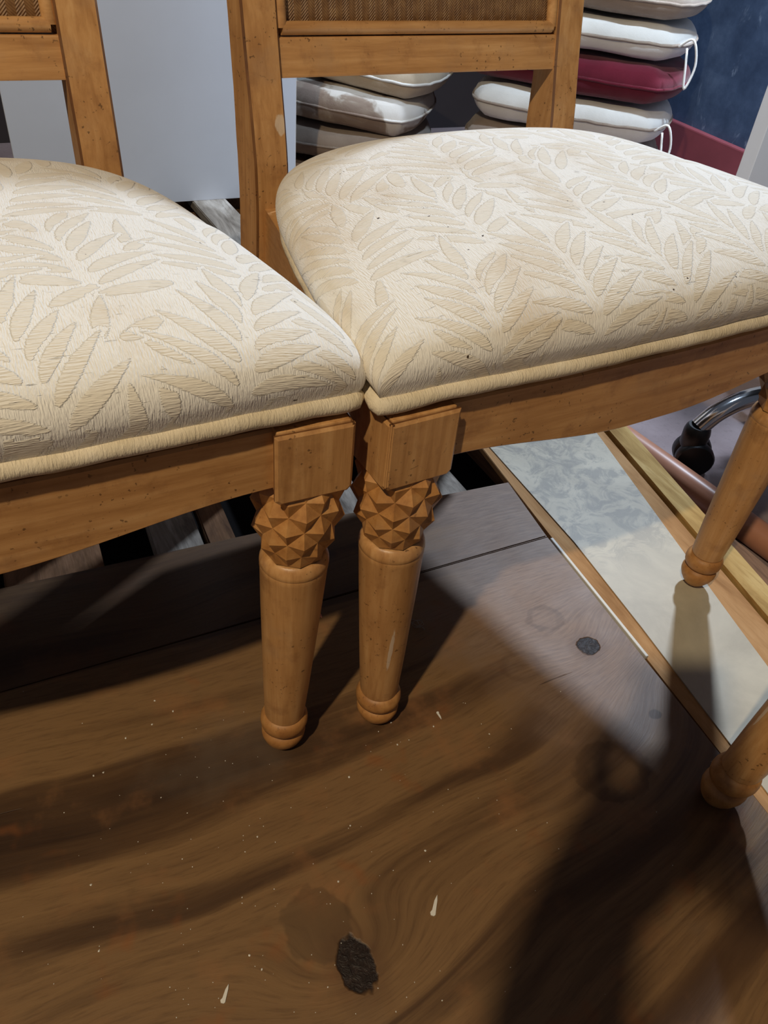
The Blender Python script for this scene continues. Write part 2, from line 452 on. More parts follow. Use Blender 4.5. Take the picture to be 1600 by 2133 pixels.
near = [(-.42, -.30, .05, 1.34, 0, SLAT), (-.26, -.17, .05, 1.34, 0, SLATB), (-.09, .025, .05, 1.34, 0, SLATB), (.088, .150, .05, 1.34, 0, SLAT),
        (.156, .192, .05, 1.34, 0, SLATB), (.30, .385, .05, 1.34, 0, SLAT), (.488, .573, .05, 1.34, -.05, SLAT), (.64, .72, .05, 1.34, -.05, SLATB), (.78, .88, .05, 1.34, -.05, SLATB)]
pallet('wooden_pallet', near, [(-.42, .86, .06, .15), (-.42, .86, .60, .69), (-.42, .84, 1.24, 1.33)], 'weathered wooden pallet under the plywood sheets, its boards showing behind their back edge')
far = [(-.12, -.02, 1.40, 2.62, 0, SLAT), (.07, .16, 1.40, 2.14, 0, SLATB), (.25, .34, 1.40, 2.62, 0, SLAT), (.468, .552, 1.40, 2.62, -.06, SLAT), (.63, .71, 1.40, 2.62, -.06, SLAT), (.80, .88, 1.4, 2.62, -.06, SLATB), (.96, 1.04, 1.6, 2.62, -.04, SLATB), (1.10, 1.18, 1.9, 2.62, -.04, SLATB)]
pallet('wooden_pallet', far, [(-.12, .86, 1.41, 1.50), (-.12, 1.14, 2.04, 2.13), (.55, 1.14, 2.52, 2.61)], 'farther wooden pallet carrying the upright white board')

def flat(name, poly, z0, z1, mat, label, cat, bevel=.0015):
    bm = bmesh.new(); add_prism(bm, poly, z0, z1, bevel)
    o = obj(name, bm, mat); o.rotation_euler.z = YAW; tag(o, label, cat); return o
flat('plywood_sheet', [(-.75, -.45), (.545, -.45), (.566, .19), (.583, .618), (-.12, .598), (-.75, .585)], -.015, 0, PLY, 'large worn brown plywood sheet in front with a dark knot hole', 'plywood')
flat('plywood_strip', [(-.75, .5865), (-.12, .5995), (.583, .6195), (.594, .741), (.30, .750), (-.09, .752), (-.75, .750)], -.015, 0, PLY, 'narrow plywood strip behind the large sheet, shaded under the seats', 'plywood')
flat('tan_board', [(.553, -.40), (.571, .19), (.5915, .60), (.612, 1.0), (.848, 1.0), (.820, .80), (.766, .40), (.71, -.05), (.675, -.40)], -.0155, -.006, TAN, 'tan board edging the white laminate sheet beside the plywood', 'board')
flat('white_sheet', [(.562, -.38), (.585, .19), (.606, .44), (.616, .60), (.614, .98), (.838, .98), (.804, .80), (.724, .40), (.66, .06), (.60, -.38)], -.0059, -.0044, DIRTYW, 'dirty white laminate sheet lying right of the plywood', 'board', .0008)
flat('white_sliver', [(.5785, .40), (.5825, .40), (.5895, .615), (.5855, .615)], -.0058, -.0008, CHIP, 'thin white sliver along the right edge of the plywood', 'trim', .0004)
bm = bmesh.new(); add_prism(bm, [(.690, -.35), (.722, -.35), (.806, .40), (.862, .80), (.893, 1.02), (.857, 1.02), (.826, .80), (.770, .40)], -.0155, -.0005, .004)
o = obj('pine_lath', bm, LATH); o.rotation_euler.z = YAW; tag(o, 'yellow pine lath lying along the right side of the white sheet', 'lath')

bm = bmesh.new(); tube(bm, [room(.918, 1.01, GZ+.024), room(.965, .70, GZ+.024), room(1.03, .26, GZ+.024)], .0235, 20)
tag(obj('varnished_pole', bm, POLE, smooth=True, auto=50), 'round copper-brown pole on the mauve floor beside the pine lath', 'pole')

# upright white board
e = empty('white_board', room(.372, 2.0, -.0155), YAW)
obj('panel', box(-.326, .326, -.009, .009, 0, 1.05, bevel=.001), WHITEB, e)
obj('edge_band', box(.3262, .3272, -.009, .009, 0, 1.05), WHITEP, e)
tag(e, 'upright glossy white board standing behind the gap between both chairs', 'board')
# white panel at the right edge
e = empty('upright_partition', room(1.42, 1.23, GZ), R(28))
obj('white_face', box(.0, .62, 0, .036, 0, .95, bevel=.0015), WHITEP, e)
obj('foot_plate', box(.0, .62, -.05, .086, 0, .03, bevel=.002), WHITEP, e)
tag(e, 'white upright partition whose edge shows at the right border near the navy wall', 'partition')

# ------------------------------------------------------------------ chairs
LEG_X, BLK = .2481, .0594
ZT, ZB = .398, .341

def build_leg(side, lean_x, lean_y, parent):
    """turned tapered front leg with carved capital; lean = offset of the foot from the block's centre"""
    cx = side*LEG_X
    def xf(p):
        k = 1-p.z/ZB
        return Vector((cx+p.x+lean_x*k, p.y+lean_y*k, p.z))
    bm = bmesh.new()
    lathe(bm, [(.0165, .049), (.0190, .0505), (.0194, .056), (.0215, .095), (.0238, .15), (.0262, .205), (.0277, .246), (.0281, .249), (.0277, .2515), (.0283, .2525), (.0281, .2560), (.0268, .2605), (.0250, .2632), (.0232, .2642), (.012, .2646)], 48, xf=xf)
    leg = obj('leg', bm, WOOD_Z, parent, True, 35)
    bm = bmesh.new()
    lathe(bm, [(.0080, 0), (.0112, .0008), (.0150, .005), (.0188, .0112), (.0212, .0178), (.0215, .0222), (.0200, .0262), (.0166, .0285), (.0166, .0296), (.0198, .0306), (.0220, .0336), (.0230, .0380), (.0228, .0425), (.0214, .0465), (.0190, .0490), (.0165, .0498), (.014, .0505)], 48, xf=xf)
    obj('foot', bm, WOOD_C, leg, True, 40)
    # carved capital: staggered four-sided pyramids
    bm = bmesh.new(); N = 8; zs = [.2655, .279, .293, .307, .321, .334, .345]
    base = [.0232, .0272, .0300, .0313, .0310, .0290, .026]
    apx = [.0252, .0312, .0352, .0370, .0366, .034, .028]
    pts = []
    for j, z in enumerate(zs):
        row = []
        for i in range(N):
            t = 2*PI*(i+.5*(j % 2))/N + .2
            row.append(bm.verts.new(xf(Vector((base[j]*math.cos(t), base[j]*math.sin(t), z)))))
        pts.append(row)
    for j, z in enumerate(zs):
        for i in range(N):
            t = 2*PI*(i+.5+.5*(j % 2))/N + .2
            a = bm.verts.new(xf(Vector((apx[j]*math.cos(t), apx[j]*math.sin(t), z))))
            l, r_ = pts[j][i], pts[j][(i+1) % N]
            k = i if j % 2 == 0 else (i+1) % N
            if j < len(zs)-1:
                up = pts[j+1][k]; bm.faces.new((l, a, up)); bm.faces.new((a, r_, up))
            if j > 0:
                dn = pts[j-1][k]; bm.faces.new((dn, a, l)); bm.faces.new((dn, r_, a))
    cap = obj('capital', bm, WOOD_C, leg); cap['label'] = 'carved diamond-point capital'
    # corner block with a raised bevelled face
    bm = bmesh.new(); h = BLK/2-.003
    add_box(bm, cx-h, cx+h, -h, h, ZB+.003, ZT, bevel=.0012)
    blk = obj('corner_block', bm, WOOD_Z, leg)
    bm = bmesh.new(); h = BLK/2
    def plate(nx, ny):
        n = Vector((nx, ny, 0)); tt = Vector((-ny, nx, 0))
        c0 = Vector((cx, 0, 0)) + n*(h-.0032)
        lo, hi = ZB-.003, ZT-.0015
        q = lambda s_, z, d: c0 + tt*s_ + n*d + Vector((0, 0, z))
        hw = h-.0005; iw = h-.0026
        outer = [(-hw, lo+.0035), (-hw+.0035, lo), (hw-.0035, lo), (hw, lo+.0035), (hw, hi), (-hw, hi)]
        inner = [(-iw, lo+.0048), (-iw+.0028, lo+.0021), (iw-.0028, lo+.0021), (iw, lo+.0048), (iw, hi-.0024), (-iw, hi-.0024)]
        A = [bm.verts.new(q(s_, z, 0)) for s_, z in outer]; Bv = [bm.verts.new(q(s_, z, .0018)) for s_, z in outer]; Cv = [bm.verts.new(q(s_, z, .0034)) for s_, z in inner]
        for i in range(6):
            k = (i+1) % 6
            bm.faces.new((A[i], A[k], Bv[k], Bv[i])).material_index = 1; bm.faces.new((Bv[i], Bv[k], Cv[k], Cv[i]))
        bm.faces.new(Cv)
    plate(0, -1); plate(side, 0)
    bmesh.ops.recalc_face_normals(bm, faces=bm.faces)
    me = bpy.data.meshes.new('block_face'); bm.normal_update(); bm.to_mesh(me); bm.free()
    me.materials.append(WOOD_Z); me.materials.append(WOOD_E)
    obj('block_face', me, None, leg)
    return leg

def leaf_field(U, V):
    """mask of fanned leaf sprays, in metres along the cloth"""
    rnd = random.Random(11)
    M = np.zeros(U.shape, np.float32); H = np.zeros(U.shape, np.float32)
    def leaf(x, y, ang, L, W, bend):
        nonlocal M
        ca, sa = math.cos(ang), math.sin(ang)
        sel = (abs(U-x) < L*1.1) & (abs(V-y) < L*1.1)
        if not sel.any(): return
        du, dv = U[sel]-x, V[sel]-y
        t = (du*ca+dv*sa)/L; n = -du*sa+dv*ca
        n = n - bend*L*t*t
        tt = np.clip(t, 0, 1)
        half = W*.5*(np.sin(np.pi*tt**.75)**.8)
        d = np.where((t > 0) & (t < 1), (half-abs(n))/.0022, -1)
        free = 1-H[sel]
        if free[d > 0].mean() < .55 if (d > 0).any() else True: return
        M[sel] = np.maximum(M[sel], np.clip(d*.5+.5, 0, 1)*free)
        dh = np.where((t > -.05) & (t < 1.05), half+.0032-abs(n), -1)
        H[sel] = np.maximum(H[sel], (dh > 0).astype(np.float32))
    for i in range(8):
        for j in range(6):
            bx = -.36+.100*i+(.050 if j % 2 else 0)+rnd.uniform(-.010, .010); by = -.36+.112*j+rnd.uniform(-.012, .012)
            st = PI/2+rnd.uniform(-.30, .30); ux, uy = math.cos(st), math.sin(st)
            for k in range(6):
                for sd in (-1, 1):
                    h = .010+.0150*k+(.004 if sd > 0 else 0)
                    a = st+sd*(.95-.115*k+rnd.uniform(-.10, .10))
                    L = .062-.003*k+rnd.uniform(-.010, .006)
                    leaf(bx+ux*h-uy*sd*.0045, by+uy*h+ux*sd*.0045, a, L, .0100+rnd.uniform(-.0015, .0028), sd*rnd.uniform(.05, .35))
            leaf(bx+ux*.10, by+uy*.10, st+rnd.uniform(-.2, .2), .05, .011, rnd.uniform(-.2, .2))
    for k in range(1100):   # fill what is left with loose leaves
        x0, y0 = rnd.uniform(-.34, .34), rnd.uniform(-.28, .28)
        leaf(x0, y0, rnd.gauss(PI/2, 1.0), rnd.uniform(.030, .055), rnd.uniform(.009, .013), rnd.uniform(-.3, .3))
    return M

SEAT_Y0, SEAT_Y1 = -.020, .372
def outline_half(y):
    """half width of the seat at depth y"""
    return .2812-.208*y

def seat_mesh(NX=460, NY=380):
    s = np.sin(np.linspace(-1, 1, NX)*PI/2*.93)/math.sin(PI/2*.93)
    t = np.sin(np.linspace(-1, 1, NY)*PI/2*.93)/math.sin(PI/2*.93)
    S, T = np.meshgrid(s, t)
    # squircle-like rounding of the plan corners: sharper in front, rounder behind
    k = np.where(T > 0, .30, .03)*np.clip(abs(T), 0, 1)
    s2 = S*np.sqrt(np.clip(1-k*T*T*abs(S)**1.0, 0, 1)); 
    k2 = np.where(T > 0, .16, .012)
    t2 = T*np.sqrt(1-k2*S*S)
    Y = SEAT_Y0+(t2+1)/2*(SEAT_Y1-SEAT_Y0)
    bow = -.009*(1-S**2)*np.clip(-T, 0, 1)
    X = s2*outline_half(Y)
    Y = Y+bow
    e = 2.6
    ps = np.clip((1-abs(S)**4.2), 0, 1)**(1/3.0)
    pf = np.clip((1-abs(T)**4.6), 0, 1)**(1/3.2); pb = np.clip((1-abs(T)**3.4), 0, 1)**(1/e)
    pt = np.where(T < 0, pf, pb)
    prof = (ps*pt)**np.where(T < 0, .80, 1.0)
    dome = .012*(1-S**2)*(1-T**2)
    back = .006*np.clip(T, 0, 1)
    Z = .4125+(.064+back)*prof+dome
    # cloth bulges out over the piping
    hrel = np.clip(prof, 0, 1)
    bul = .050*np.sin(np.pi*np.clip(hrel, 0, 1)**.8)*(1-.45*np.clip(-T, 0, 1)**5*abs(S)**3)
    X = X*(1+bul*1.3)
    cy = (SEAT_Y0+SEAT_Y1)/2
    Y = cy+(Y-cy)*(1+bul*np.where(T < 0, .9, .3))
    co = np.stack([X, Y, Z], -1).reshape(-1, 3).astype(np.float32)
    # cloth coordinates by arc length along rows and columns
    dU = np.concatenate([np.zeros((NY, 1)), np.cumsum(np.sqrt(np.diff(X, axis=1)**2+np.diff(Z, axis=1)**2), axis=1)], axis=1); dU -= dU[:, NX//2:NX//2+1]
    dV = np.concatenate([np.zeros((1, NX)), np.cumsum(np.sqrt(np.diff(Y, axis=0)**2+np.diff(Z, axis=0)**2), axis=0)], axis=0); dV -= dV[NY//2:NY//2+1, :]
    M = leaf_field(dU, dV).reshape(-1)
    idx = np.arange(NX*NY).reshape(NY, NX)
    quads = np.stack([idx[:-1, :-1], idx[:-1, 1:], idx[1:, 1:], idx[1:, :-1]], -1).reshape(-1, 4)
    me = bpy.data.meshes.new('seat_cushion')
    me.vertices.add(len(co)); me.vertices.foreach_set('co', co.ravel())
    me.loops.add(quads.size); me.loops.foreach_set('vertex_index', quads.ravel().astype(np.int32))
    me.polygons.add(len(quads)); me.polygons.foreach_set('loop_start', np.arange(0, quads.size, 4, dtype=np.int32))
    me.update(calc_edges=True)
    a = me.attributes.new('leaf', 'FLOAT', 'POINT'); a.data.foreach_set('value', M.astype(np.float32))
    a = me.attributes.new('weave', 'FLOAT_VECTOR', 'POINT')
    a.data.foreach_set('vector', np.stack([dU.ravel(), dV.ravel(), np.zeros(dU.size)], -1).astype(np.float32).ravel())
    me.polygons.foreach_set('use_smooth', [True]*len(me.polygons))
    rim = np.concatenate([idx[0, :], idx[1:, -1], idx[-1, -2::-1], idx[-2:0:-1, 0]])
    return me, co[rim]

SEAT_ME, SEAT_RIM = seat_mesh()

def rear_post(side, parent):
    """square post: leg below, raked back above"""
    path = [(0, .447, .060), (.10, .424, .053), (.20, .400, .050), (.29, .381, .049), (.36, .3735, .050), (.42, .3725, .051), (.455, .377, .050), (.50, .388, .043), (.56, .401, .038), (.65, .418, .036), (.80, .447, .034), (1.0, .488, .030)]
    pw = .037
    zs = np.array([p[0] for p in path]); ys = np.array([p[1] for p in path]); ds = np.array([p[2] for p in path])
    bm = bmesh.new(); rings = []
    for z in np.concatenate([np.linspace(0, .60, 49), np.linspace(.62, .86, 10)]):
        pv = []
        y = float(np.interp(z, zs, ys)); d = float(np.interp(z, zs, ds))
        for k in range(3):   # light smoothing of the interpolation
            y = .5*y+.25*(np.interp(z-.02, zs, ys)+np.interp(z+.02, zs, ys)) if .02 < z < .98 else y
        x0, x1 = side*(.209-pw), side*.209
        if x0 > x1: x0, x1 = x1, x0
        c = .0022
        for px, py in ((x0+c, y), (x1-c, y), (x1, y+c), (x1, y+d-c), (x1-c, y+d), (x0+c, y+d), (x0, y+d-c), (x0, y+c)):
            pv.append(bm.verts.new((px, py, float(z))))
        rings.append(pv)
    for a, b in zip(rings, rings[1:]):
        for i in range(8):
            f_ = bm.faces.new((a[i], a[(i+1) % 8], b[(i+1) % 8], b[i])); f_.material_index = i % 2
    bm.faces.new(rings[0][::-1]); bm.faces.new(rings[-1])
    me = bpy.data.meshes.new('back_post'); bm.normal_update(); bm.to_mesh(me); bm.free()
    me.materials.append(WOOD_Z); me.materials.append(WOOD_E)
    return obj('back_post', me, None, parent, True, 25)

def yback(z): return float(np.interp(z, [.455, .50, .56, .65, .80, 1.0], [.377, .388, .401, .418, .447, .488]))

def apron_front_bm():
    bm = bmesh.new(); n = 40; x0, x1 = -LEG_X+BLK/2-.004, LEG_X-BLK/2+.004
    F = []
    for i in range(n+1):
        t = i/n; x = x0+(x1-x0)*t
        e = 1-abs(2*t-1)
        q_ = min(1, max(0, (.212-abs(x))/.185)); zb = .3445-.0175*q_*q_*(3-2*q_)
        bow = -.006*math.sin(PI*t)
        fr = -BLK/2+.0115+bow
        F.append([bm.verts.new(p) for p in ((x, fr+.002, zb), (x, fr, zb+.002), (x, fr, ZT-.004), (x, fr+.002, ZT-.002), (x, fr+.022, ZT-.002), (x, fr+.022, zb))])
    for a, b in zip(F, F[1:]):
        for k in range(6): bm.faces.new((a[k], b[k], b[(k+1) % 6], a[(k+1) % 6]))
    bm.faces.new(F[0]); bm.faces.new(F[-1][::-1])
    bmesh.ops.recalc_face_normals(bm, faces=bm.faces)
    return bm

def build_chair(name, label, lean=(.0118, .0033)):
    ch = empty(name)
    tag(ch, label, 'chair')
    for sd in (-1, 1): build_leg(sd, -sd*lean[0], lean[1], ch)
    for sd in (-1, 1): rear_post(sd, ch)
    obj('front_apron', apron_front_bm(), WOOD_X, ch, True, 30)
    for sd in (-1, 1):
        bm = bmesh.new()
        p0 = Vector((sd*(LEG_X+.014), .024, 0)); p1 = Vector((sd*.199, .378, 0))
        d = (p1-p0).normalized(); nrm = Vector((-d.y, d.x, 0))*(1 if sd < 0 else -1)
        vs = []
        for p in (p0, p1):
            for (o_, z) in ((0, .338), (-.0, ZT-.002), (-.02, ZT-.002), (-.02, .338)):
                q = p + nrm*o_; vs.append(bm.verts.new((q.x, q.y, z)))
        for i in range(4): bm.faces.new((vs[i], vs[(i+1) % 4], vs[4+(i+1) % 4], vs[4+i]))
        bm.faces.new(vs[:4]); bm.faces.new(vs[4:][::-1]); bmesh.ops.recalc_face_normals(bm, faces=bm.faces)
        obj('side_apron', bm, WOOD_Y, ch)
    bm = bmesh.new(); add_box(bm, -.185, .185, .356, .376, .19, ZT-.002, bevel=.001)  # hidden apron made deeper to block cool light under the seats
    obj('rear_apron', bm, WOOD_X, ch)
    # seat base between frame and cushion, gap shade put into its dark colour
    bm = bmesh.new(); add_prism(bm, [(-.262, -.006), (.262, -.006), (.186, .366), (-.186, .366)], ZT-.0018, .4065)
    obj('seat_base', bm, BASE_SHADE, ch)
    seat = obj('seat_cushion', SEAT_ME, FABRIC, ch)
    # piping cord along the lower rim
    step = 3; rim = [Vector(map(float, p)) for p in SEAT_RIM[::step+1]]
    bm = bmesh.new(); pts = []
    for p in rim:
        q = p.copy(); q.x *= 1.004; q.z = .4100 + .0011*mnoise.noise(q*38) - .0028*math.exp(-((abs(q.x)-.27)**2+(q.y+.02)**2)/.0006); pts.append(q)
    # even spacing
    out = [pts[0]]
    for p in pts[1:]:
        if (p-out[-1]).length > .0035: out.append(p)
    rads = [.0068*(1+.07*mnoise.noise(p*55)+.03*mnoise.noise(p*300)) for p in out]
    tube(bm, out, rads, 12, closed=True)
    obj('piping', bm, PIPING, seat, True)
    # back: lower rail, top rail, cane panel, bead moulding
    def rail(nm, z0, z1, dy, mat, parent=ch, x=.1735, d=.020, bev=.0018):
        bm = bmesh.new()
        sh = lambda c: Vector((c.x, c.y+yback(c.z), c.z))
        add_box(bm, -x, x, dy, dy+d, z0, z1, bevel=bev, xf=sh)
        return obj(nm, bm, mat, parent)
    rail('lower_rail', .5135, .5475, .004, WOOD_X)
    tr = rail('top_rail', .795, .86, .002, WOOD_X)
    cane = rail('cane_panel', .548, .795, .0115, CANE, d=.006, bev=0)
    bm = bmesh.new()
    yb = lambda z: yback(z)+.0075
    z0, z1, xx = .5545, .788, .1672
    cor = [Vector((-xx, yb(z0), z0)), Vector((xx, yb(z0), z0)), Vector((xx, yb(z1), z1)), Vector((-xx, yb(z1), z1))]
    for a, b in zip(cor, cor[1:]+cor[:1]):
        tube(bm, [a, b], .0062, 12)
    obj('bead_moulding', bm, WOOD_X, cane, True, 40)
    return ch

chair = build_chair('dining_chair', 'cream damask dining chair in full view right of centre, cane back with two posts visible')
chair.location = (.2142, .6298, 0); chair.rotation_euler.z = R(33.397)
c2 = copy_tree(chair); c2.location = (-.2816, .3423, 0); c2.rotation_euler.z = R(29.225)
c2['label'] = 'cream damask dining chair cut off by the left border, nearer of the pair'
g_ = 'fruitwood dining chairs with cream damask seats'
chair['group'] = g_; c2['group'] = g_
c3 = build_chair('dining_chair', 'dining chair at the right border of which only one turned wooden leg shows', lean=(.0118, -.075))
c3['group'] = g_
YC3 = R(-80)
foot = Vector((-LEG_X+.0118, -.075, 0)); foot.rotate(Matrix.Rotation(YC3, 3, 'Z'))
c3.location = Vector((.358, .448, 0))-foot; c3.rotation_euler.z = YC3

# ------------------------------------------------------------------ office chair base with casters
oc = empty('office_chair', (.815, 1.275, GZ), 0)
tag(oc, 'chrome swivel chair base with black casters on the mauve floor, far right', 'chair')
def caster(pos, ang, parent):
    bm = bmesh.new(); c = Vector(pos)
    ax = Vector((math.cos(ang), math.sin(ang), 0))
    return c, ax
hubz = .115
foot0 = Vector((.522, 1.175, 0)) - Vector((.815, 1.275, 0))
ang0 = math.atan2(foot0.y, foot0.x); RL = foot0.length
for k in range(5):
    a = ang0+k*2*PI/5; d = Vector((math.cos(a), math.sin(a), 0)); n_ = Vector((-d.y, d.x, 0))
    bm = bmesh.new()
    path = smoothpath([d*.03+Vector((0, 0, .150)), d*RL*.4+Vector((0, 0, .150)), d*RL*.72+Vector((0, 0, .142)), d*RL*.90+Vector((0, 0, .120)), d*RL+Vector((0, 0, .088))], 8)
    tube(bm, path, .0165, 16)
    leg = obj('base_leg', bm, CHROME, oc, True, 50)
    bm = bmesh.new()
    hood = d*RL
    ca = a+1.15+PI/2*.0; ax = Vector((math.cos(ca), math.sin(ca), 0)); fw = Vector((-ax.y, ax.x, 0))
    for sd in (-1, 1):
        prof = [(.002, 0), (.026, 0), (.0315, .003), (.033, .008), (.033, .018), (.030, .022), (.015, .0235)]
        def xf(p, sd=sd):
            return hood + fw*.008 + ax*sd*(.003+p.z) + Vector((0, 0, .0332)) + fw*p.x + Vector((0, 0, p.y))
        lathe(bm, prof, 28, xf=xf)
    bmesh.ops.recalc_face_normals(bm, faces=bm.faces)
    cs = obj('caster', bm, BLACKP, leg, True, 40)
    bm = bmesh.new(); lathe(bm, [(.020, .050), (.0225, .055), (.023, .080), (.021, .089), (.018, .093)], 24, xf=lambda p: p+hood)
    add_box(bm, -.010, .010, -.003, .003, .02, .058, xf=lambda p: hood+fw*(.006+p.x)+ax*p.y+Vector((0, 0, p.z)))
    obj('caster_hood', bm, BLACKP, leg, True, 40)
bm = bmesh.new(); lathe(bm, [(.036, .140), (.040, .146), (.040, .182), (.034, .188), (.026, .19), (.026, .36), (.016, .362), (.016, .43)], 32)
obj('column', bm, CHROME, oc, True, 40)
bm = bmesh.new(); add_box(bm, -.17, .20, -.19, .19, .43, .49, bevel=.028, seg=4)
obj('seat', bm, BLACKP, oc, True, 60)
bm = bmesh.new(); add_box(bm, -.19, .19, .20, .235, .58, .90, bevel=.016, seg=3); add_box(bm, -.03, .03, .20, .225, .45, .60, bevel=.006)
obj('backrest', bm, BLACKP, oc, True, 60)

# ------------------------------------------------------------------ piles of cushions
def pillow_bm(sx, sy, sz, seed, fold=0.0, e1=.30, lump=.004):
    bm = bmesh.new(); bmesh.ops.create_grid(bm, x_segments=1, y_segments=1, size=1); bm.free()
    bm = bmesh.new(); bmesh.ops.create_cube(bm, size=2.0)
    bmesh.ops.subdivide_edges(bm, edges=bm.edges[:], cuts=23, use_grid_fill=True)
    for v in bm.verts:
        c = v.co; x, y, z = c
        ax, ay, az = abs(x), abs(y), abs(z)
        # plan rounding
        px = x*math.sqrt(max(0, 1-.28*y*y*ax**2)); py = y*math.sqrt(max(0, 1-.28*x*x*ay**2))
        edge = max(ax, ay)
        thick = (1-edge**9*.30)
        rim = 1-.06*az**2
        pz = z*thick
        p = Vector((px*rim*sx/2, py*rim*sy/2, pz*sz/2))
        q = p*9+Vector((seed*3.1, seed*1.7, 0))
        p += Vector((mnoise.noise(q), mnoise.noise(q+Vector((5, 0, 0))), mnoise.noise(q+Vector((0, 9, 0)))))*lump
        q2 = Vector((p.x*16+seed, p.y*16, p.z*7))
        p.z += lump*1.0*mnoise.noise(q2)*(1 if p.z > 0 else .3)
        # tufting furrows on the sides
        p.y += lump*.9*mnoise.noise(Vector((p.x*24+seed*7, p.z*3, 0)))
        if fold: p.z += fold*(p.x/sx)**2*4 
        v.co = p
    bmesh.ops.recalc_face_normals(bm, faces=bm.faces)
    return bm

def pillow(loc, yaw, size, mat, label, group, seed, pmat=None, ties=False, fold=0.0):
    e = obj('seat_pad', pillow_bm(size[0], size[1], size[2]-.008, seed, fold), mat, None, True)
    e.location = loc; e.rotation_euler.z = yaw
    tag(e, label, 'cushion', group)
    sx, sy, sz = size
    bm = bmesh.new(); pts = []
    for k in range(72):
        t = 2*PI*k/72; ct, st = math.cos(t), math.sin(t)
        s_ = 1/max(abs(ct)**1.0, abs(st)**1.0); x, y = ct*s_, st*s_
        px = x*math.sqrt(1-.28*y*y*x*x); py = y*math.sqrt(1-.28*x*x*y*y)
        pts.append((px*sx/2*1.004, py*sy/2*1.004, .003*mnoise.noise(Vector((px*6, py*6, seed)))+fold*px*px))
    tube(bm, pts, .0038, 8, closed=True)
    obj('piping', bm, pmat or mat, e, True)
    if ties:
        bm = bmesh.new(); c = Vector((sx/2*.9, -sy/2*.85, 0))
        tube(bm, smoothpath([c, c+Vector((.03, -.01, .02)), c+Vector((.05, -.01, -.03)), c+Vector((.04, -.02, -.08)), c+Vector((.028, -.015, -.03)), c+Vector((.02, 0, 0))], 6), .003, 6)
        obj('tie', bm, mat, e, True)
    return e

def mottled():
    t = NT('mottled_taupe'); c = t.coord(); n = t.noise(c, 7, 4, .6, .5); f = t.noise(c, 420, 2, .6)
    col = t.ramp(n, [(.40, srgb(136, 118, 106)), (.47, srgb(150, 134, 120)), (.54, srgb(208, 202, 194)), (.75, srgb(216, 210, 204))])
    return t.done(col, .9, t.bump(f, .001, .5), spec=.15)
MOTTLED = mottled()  # taupe mottled with near-white patches by noise
# left pile, standing on the far pallet beside the white board
yl = R(-8)
gl = 'cushions in the left pile'
zl = -.0155
for (hh, mat, lab, a_, b_, z_, yw, tilt, wd) in [
        (.098, TAUPE, 'taupe cushion at the bottom of the left pile, on the pallet', .985, 2.36, .037, -8, 0, .50),
        (.104, MOTTLED, 'taupe cushion with a faded white patch under the beige one, left pile', .985, 2.36, .136, -12, 3, .50),
        (.100, BEIGE, 'beige piped cushion topmost of the left pile behind the seat', 1.02, 2.38, .232, -16, 5, .54)]:
    p_ = pillow(room(a_, b_, z_), R(yw), (wd, .42, hh), mat, lab, gl, len(lab), CREAM if mat is BEIGE else None)
    p_.rotation_euler.y = R(tilt)
# right pile on the floor by the navy wall
E0 = Vector((.585, 2.125, 0)); ph = R(-20)
wv_, nv_ = Vector((math.cos(ph), math.sin(ph), 0)), Vector((-math.sin(ph), math.cos(ph), 0))
gr = 'cushions in the right pile'
zr = GZ
stackR = [(.088, TAUPE, 'taupe cushion at the very bottom of the right pile on the floor', .52, -.02, 0),
          (.088, BEIGE, 'beige cushion second from the floor in the right pile', .52, -.02, 2),
          (.088, TAUPE, 'taupe cushion third from the floor in the right pile', .52, -.03, -2),
          (.092, CREAM, 'cream crumpled cushion directly under the dark red one', .53, -.015, 3),
          (.098, REDC, 'dark red tufted cushion in the middle of the right pile', .585, -.0, -3),
          (.086, CREAM, 'cream folded cushion resting on the dark red one, with cloth ties', .55, -.01, 2),
          (.080, TAUPE, 'grey taupe cushion second from the top of the right pile', .53, -.005, -2),
          (.085, DARKC, 'dark brown cushion on top of the right pile', .55, -.01, 4)]
for i, (hh, mat, lab, wd, dx, dyaw) in enumerate(stackR):
    cpos = E0+wv_*(-wd/2+dx)+nv_*.20
    pillow((cpos.x, cpos.y, zr+hh/2), ph+R(dyaw), (wd, .36, hh), mat, lab, gr, 10+i, TAUPE if mat is CREAM else None, ties=(i in (3, 5)))
    zr += hh

# ------------------------------------------------------------------ litter on the plywood
def chip(loc, rz, L, W, mat, name, label):
    bm = bmesh.new()
    poly = [(-L/2, -W*.25), (-L/2+W*.3, -W*.5), (-L*.2, -W*.42), (L*.25, -W*.3), (L/2, -.0002), (L*.2, W*.32), (-L*.25, W*.4), (-L*.38, W*.7), (-L/2, W*.45)]
    add_prism(bm, poly, 0, .0009)
    o = obj(name, bm, mat); o.location = loc; o.rotation_euler.z = rz; tag(o, label, 'litter'); return o
def floorpt(px, py, z=0.0):
    d = fwd+RX*((px-800)/FPX)+UX*((1066.5-py)/FPX); o = Vector((0, 0, CAMH)); return o+d*((z-CAMH)/d.z)
chip(floorpt(906, 1886, .0002), R(80), .0185, .0040, CHIP, 'paint_chip', 'pointed white paint chip above the big knot')
chip(floorpt(470, 2070, .0002), R(84), .0140, .0034, CHIP, 'paint_chip', 'white paint chip left of the big knot')
chip(floorpt(915, 1491, .0002), R(-60), .0100, .0024, CHIP, 'paint_chip', 'small white paint chip behind the front legs')
chip(floorpt(666, 1281, .0002), R(-50), .0110, .0050, PINK, 'paper_scrap', 'tiny pink paper scrap behind the left front leg')
bm = bmesh.new(); p = floorpt(862, 1300, .003)
